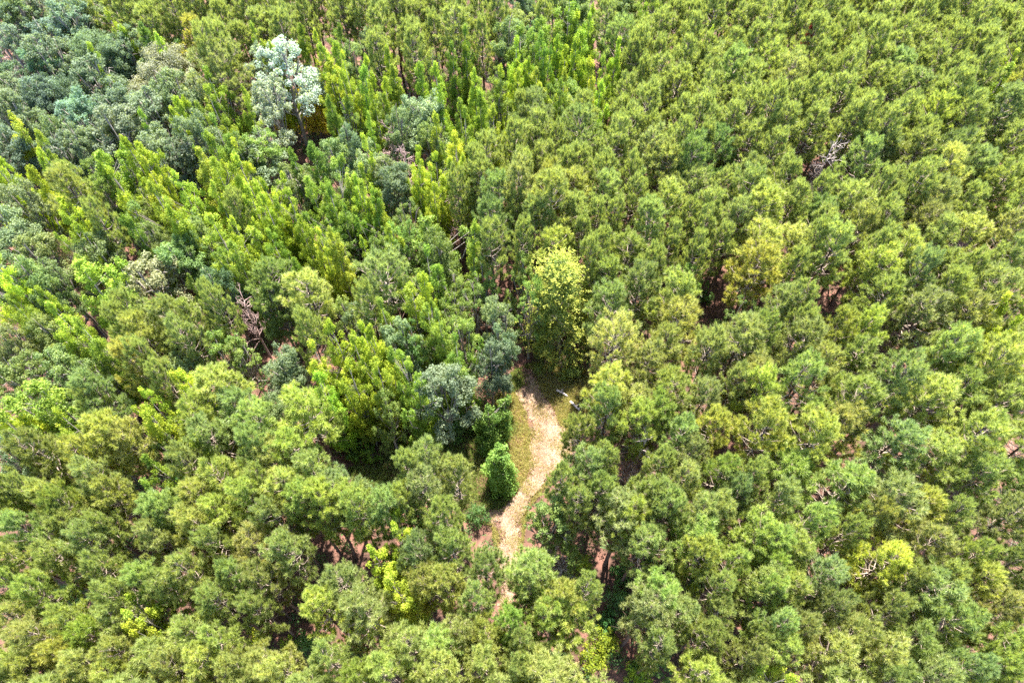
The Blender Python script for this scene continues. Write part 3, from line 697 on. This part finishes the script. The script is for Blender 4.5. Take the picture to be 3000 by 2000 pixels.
def assign_labels(ts):
    taken = {}
    for mx, my, short, full in MARKS:
        if full:
            c = [t for t in ts if t['hand'] and 'mark' not in t and abs(t['px']-mx) < 45 and abs(t['py']-my) < 45]
            if c:
                t = min(c, key=lambda t: (t['px']-mx)**2 + (t['py']-my)**2); t['label'] = full; t['mark'] = short; t['lk'] = 1
    seen = {}
    for t in ts:                                     # nearest marks first: which way out, and how many of its look stand nearer
        t['opts'] = sorted(((math.hypot(t['px']-mx, t['py']-my), k) for k, (mx, my, sh, f) in enumerate(MARKS) if sh != t.get('mark')))[:7]
    for mxk in range(len(MARKS)):
        mx, my, short, f = MARKS[mxk]; by = {}
        for t in ts:
            d = math.hypot(t['px']-mx, t['py']-my)
            if t.get('mark') == short or d > 700: continue
            o = int(round(math.atan2(my - t['py'], t['px'] - mx)/(PI/4))) % 8
            by.setdefault((o, t['kind']), []).append((d, t))
        for (o, kd), l in by.items():
            l.sort(key=lambda q: q[0])
            for n, (d, t) in enumerate(l[:5]):
                t.setdefault('cand', []).append((n, d, f"{ORD[n]}{LOOK[kd]} {'counting outward ' if n else ''}{DIRS[o]} {short}"))
    for t in ts:
        if t.get('label'): continue
        c = t.get('cand')
        if c:
            t['label'] = min(c, key=lambda q: q[0]*1000 + q[1])[2]
        else: t['label'] = f"{LOOK[t['kind']]} crowded among its like in the {zone(t)} of the wood"
assign_labels([t for t in TREES])

pines = [t for t in TREES if t['fam'] == 'pine']
for t in pines:
    inside_frame = -20 < t['px'] < 3020 and -20 < t['py'] < 2020
    t['size'] = (t['w'] if inside_frame else 0) + (8 if t['hand'] else 0)
pines.sort(key=lambda t: -t['size'])
single = set(id(t) for t in pines[:300])
far = [t for t in pines if id(t) not in single]
for i, t in enumerate(TREES):
    if t['fam'] == 'pine' and id(t) not in single: continue
    build(t, i)

# the remaining, smaller-looking pines: one wood, instanced over points
def far_wood(far):
    groups = {}
    for i, t in enumerate(far):
        fam = 'pine_s' if t['r'] < 2.4 else 'pine_m'
        groups.setdefault((fam, i % len(VAR[fam])), []).append(t)
    ng = bpy.data.node_groups.new('pine_wood', 'GeometryNodeTree')
    ng.interface.new_socket('Geometry', in_out='INPUT', socket_type='NodeSocketGeometry')
    ng.interface.new_socket('Geometry', in_out='OUTPUT', socket_type='NodeSocketGeometry')
    N, L = ng.nodes, ng.links
    gi, go, jn = N.new('NodeGroupInput'), N.new('NodeGroupOutput'), N.new('GeometryNodeJoinGeometry')
    pts = []; rs = []; sc = []; ids = []
    for gidx, (key, ts) in enumerate(groups.items()):
        parts, R0, H0 = VAR[key[0]][key[1]]
        for t in ts:
            pts.append((t['x'], t['y'], -.15)); rs.append((0, 0, random.uniform(0, 6.28)))
            s = min(1.3, max(.6, t['r']/R0)); sc.append((s, s, t['h']/H0)); ids.append(gidx)
        src = next((q['obj'] for q in TREES if q.get('obj') and q['variant'] is parts), None)
        kids = [c for c in src.children] if src else []
        sel = N.new('FunctionNodeCompare'); sel.data_type = 'INT'; sel.operation = 'EQUAL'
        na = N.new('GeometryNodeInputNamedAttribute'); na.data_type = 'INT'; na.inputs[0].default_value = 'species'
        L.new(na.outputs[0], sel.inputs['A']) if False else None
        ia = [s for s in sel.inputs if s.type == 'INT']; L.new(na.outputs['Attribute'], ia[0]); ia[1].default_value = gidx
        nr = N.new('GeometryNodeInputNamedAttribute'); nr.data_type = 'FLOAT_VECTOR'; nr.inputs[0].default_value = 'turn'
        nsz = N.new('GeometryNodeInputNamedAttribute'); nsz.data_type = 'FLOAT_VECTOR'; nsz.inputs[0].default_value = 'size'
        for c in kids:
            oi = N.new('GeometryNodeObjectInfo'); oi.inputs['Object'].default_value = c; oi.inputs['As Instance'].default_value = True; oi.transform_space = 'ORIGINAL'
            ip = N.new('GeometryNodeInstanceOnPoints')
            L.new(gi.outputs[0], ip.inputs['Points']); L.new(sel.outputs[0], ip.inputs['Selection'])
            L.new(oi.outputs['Geometry'], ip.inputs['Instance'])
            L.new(nr.outputs['Attribute'], ip.inputs['Rotation']); L.new(nsz.outputs['Attribute'], ip.inputs['Scale'])
            L.new(ip.outputs[0], jn.inputs[0])
    L.new(jn.outputs[0], go.inputs[0])
    me = bpy.data.meshes.new('pine_wood'); me.from_pydata(pts, [], [])
    a = me.attributes.new('species', 'INT', 'POINT'); a.data.foreach_set('value', np.array(ids, np.int32))
    a = me.attributes.new('turn', 'FLOAT_VECTOR', 'POINT'); a.data.foreach_set('vector', np.array(rs, np.float32).ravel())
    a = me.attributes.new('size', 'FLOAT_VECTOR', 'POINT'); a.data.foreach_set('vector', np.array(sc, np.float32).ravel())
    o = link('pine_wood', me, color=(.28, .33, .105)); md = o.modifiers.new('wood', 'NODES'); md.node_group = ng
    tag(o, kind='stuff', label='smaller looking pines that fill the gaps of the pine stands to every edge', cat='pine wood')
if far: far_wood(far)

# ------------------------------------------------------------------ undergrowth, grass, litter
def scatter_ground(n, test):
    out = []
    while len(out) < n:
        x, y = rng.uniform(-85, 85), rng.uniform(0, 112)
        px, py, s = to_px(x, y, 0)
        if -80 < px < 3080 and -60 < py < 2200 and test(x, y, px, py): out.append((x, y))
    return np.array(out)
def cover_noise(x, y): return math.sin(x*.23 + 1.7)*math.cos(y*.19 - .6) + .6*math.sin(x*.61 - y*.47) + .4*math.sin(x*1.3 + y*1.1)
ug = MB()
P = scatter_ground(5600, lambda x, y, px, py: cover_noise(x, y) + rng.normal()*.5 > (-1.4 if px < 1500 else -.45) and not inside(px, py, CLEAR))
hh = rng.uniform(.25, 1.9, len(P))
lobe_leaves(ug, np.column_stack([P, hh*.7]), rng.uniform(.35, .9, len(P)), 55, .17, rng, .9, up=.6, shell=.4)
o = link('undergrowth', ug.mesh('undergrowth', M_LEAF), color=(.08, .16, .045)); tag(o, 'dark green leafy ground cover seen between the trunks', 'undergrowth', kind='stuff')

gr = MB()
def grass_test(x, y, px, py):
    if not inside(px, py, CLEAR): return False
    return (not inside(x, y, PATHW)) or rng.uniform() < .10
def blades(mb, P, lo, hi, w, lean=.5):
    n = len(P); h = rng.uniform(lo, hi, n); a = rng.uniform(0, 2*PI, n); b = rng.uniform(0, 2*PI, n); ln = rng.uniform(.1, lean, n)
    base = np.column_stack([P, np.full(n, -.06)])
    sdv = np.column_stack([np.cos(a), np.sin(a), np.zeros(n)])*w
    mid = base + np.column_stack([np.cos(b)*ln*h*.35, np.sin(b)*ln*h*.35, h*.6])
    tip = base + np.column_stack([np.cos(b)*ln*h, np.sin(b)*ln*h, h*.95])
    v = np.stack([base - sdv, base + sdv, mid + sdv*.7, mid - sdv*.7, tip], 1).reshape(-1, 3)
    q = np.arange(n)[:, None]*5
    mb.add(v, np.concatenate([q + [[0, 1, 2]], q + [[0, 2, 3]], q + [[3, 2, 4]]]), np.repeat(rng.uniform(0, 1, n), 5))
cx0, cx1 = min(p[0] for p in CLEARW), max(p[0] for p in CLEARW); cy0, cy1 = min(p[1] for p in CLEARW), max(p[1] for p in CLEARW)
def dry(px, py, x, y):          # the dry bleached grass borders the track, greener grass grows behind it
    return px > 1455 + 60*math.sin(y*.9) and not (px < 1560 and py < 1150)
GD, GG = [], []
while len(GD) + len(GG) < 75000:
    x, y = rng.uniform(cx0, cx1), rng.uniform(cy0, cy1); px, py, _ = to_px(x, y, 0)
    if not inside(px, py, CLEAR): continue
    on = inside(x, y, PATHW); cl = .5 + .5*math.sin(x*1.7 + y*.9)*math.sin(y*1.3 - x*.6)
    if on and rng.uniform() > .5*cl**2 + .05: continue
    if not on and rng.uniform() > .45 + .55*cl: continue
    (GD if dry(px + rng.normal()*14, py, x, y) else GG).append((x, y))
blades(gr, np.array(GD), .12, .5, .02, 1.1)
tag(link('grass', gr.mesh('dry_grass', M_LEAF), color=(.36, .335, .12)), 'long dry yellow grass along both sides of the sandy track', 'grass', kind='stuff')
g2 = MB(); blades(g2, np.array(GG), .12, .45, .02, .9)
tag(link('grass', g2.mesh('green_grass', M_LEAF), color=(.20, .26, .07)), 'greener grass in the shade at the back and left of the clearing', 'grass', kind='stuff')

lt = MB()
L_ = []
while len(L_) < 9000:
    x, y = rng.uniform(cx0, cx1), rng.uniform(cy0, cy1)
    if inside(x, y, PATHW): L_.append((x, y, .065 + rng.uniform(0, .02)))
L_ = np.array(L_)
add_leaves(lt, L_, unit(rng.normal(size=(len(L_), 3))*.35 + [0, 0, 1]), .10, rng, .3)
tag(link('leaf_litter', lt.mesh('leaf_litter', M_GLOSS), color=(.24, .13, .09)), 'fallen brown leaves and needles strewn over the track', 'leaf litter', kind='stuff')

# ------------------------------------------------------------------ fallen logs
def log(px0, py0, px1, py1, r, label, z=.25):
    a = np.array(at(px0, py0, z)[:2] + (z,)); b = np.array(at(px1, py1, z)[:2] + (z,))
    L = np.linalg.norm(b - a); root = link('fallen_log', None, loc=tuple((a+b)/2)); d = (b - a)/L
    tag(root, label, 'fallen log')
    m = MB(); k = 8; u = np.linspace(-.5, .5, k)
    pts = d*L*u[:, None] + rng.normal(size=(k, 3))*[.03, .03, .015]
    m.tube(pts, np.linspace(r, r*.65, k), 8); link('stem', m.mesh('log_stem', M_DEAD), root)
    for q in range(3):
        p = pts[rng.integers(1, k-1)]; s = unit(np.array([-d[1]*rng.choice([-1, 1]), d[0], .6]) + rng.normal(size=3)*.3)
        n = MB(); n.tube([p, p + s*r*2.2, p + s*r*3.6], [r*.3, r*.24, r*.12], 5); link('stub', n.mesh('log_stub', M_DEAD), root)
log(1630, 1141, 1664, 1160, .13, 'upper pale fallen log lying in the shade right of the track')
log(1672, 1176, 1698, 1200, .13, 'lower grey fallen log at the right rim of the shaded clearing')
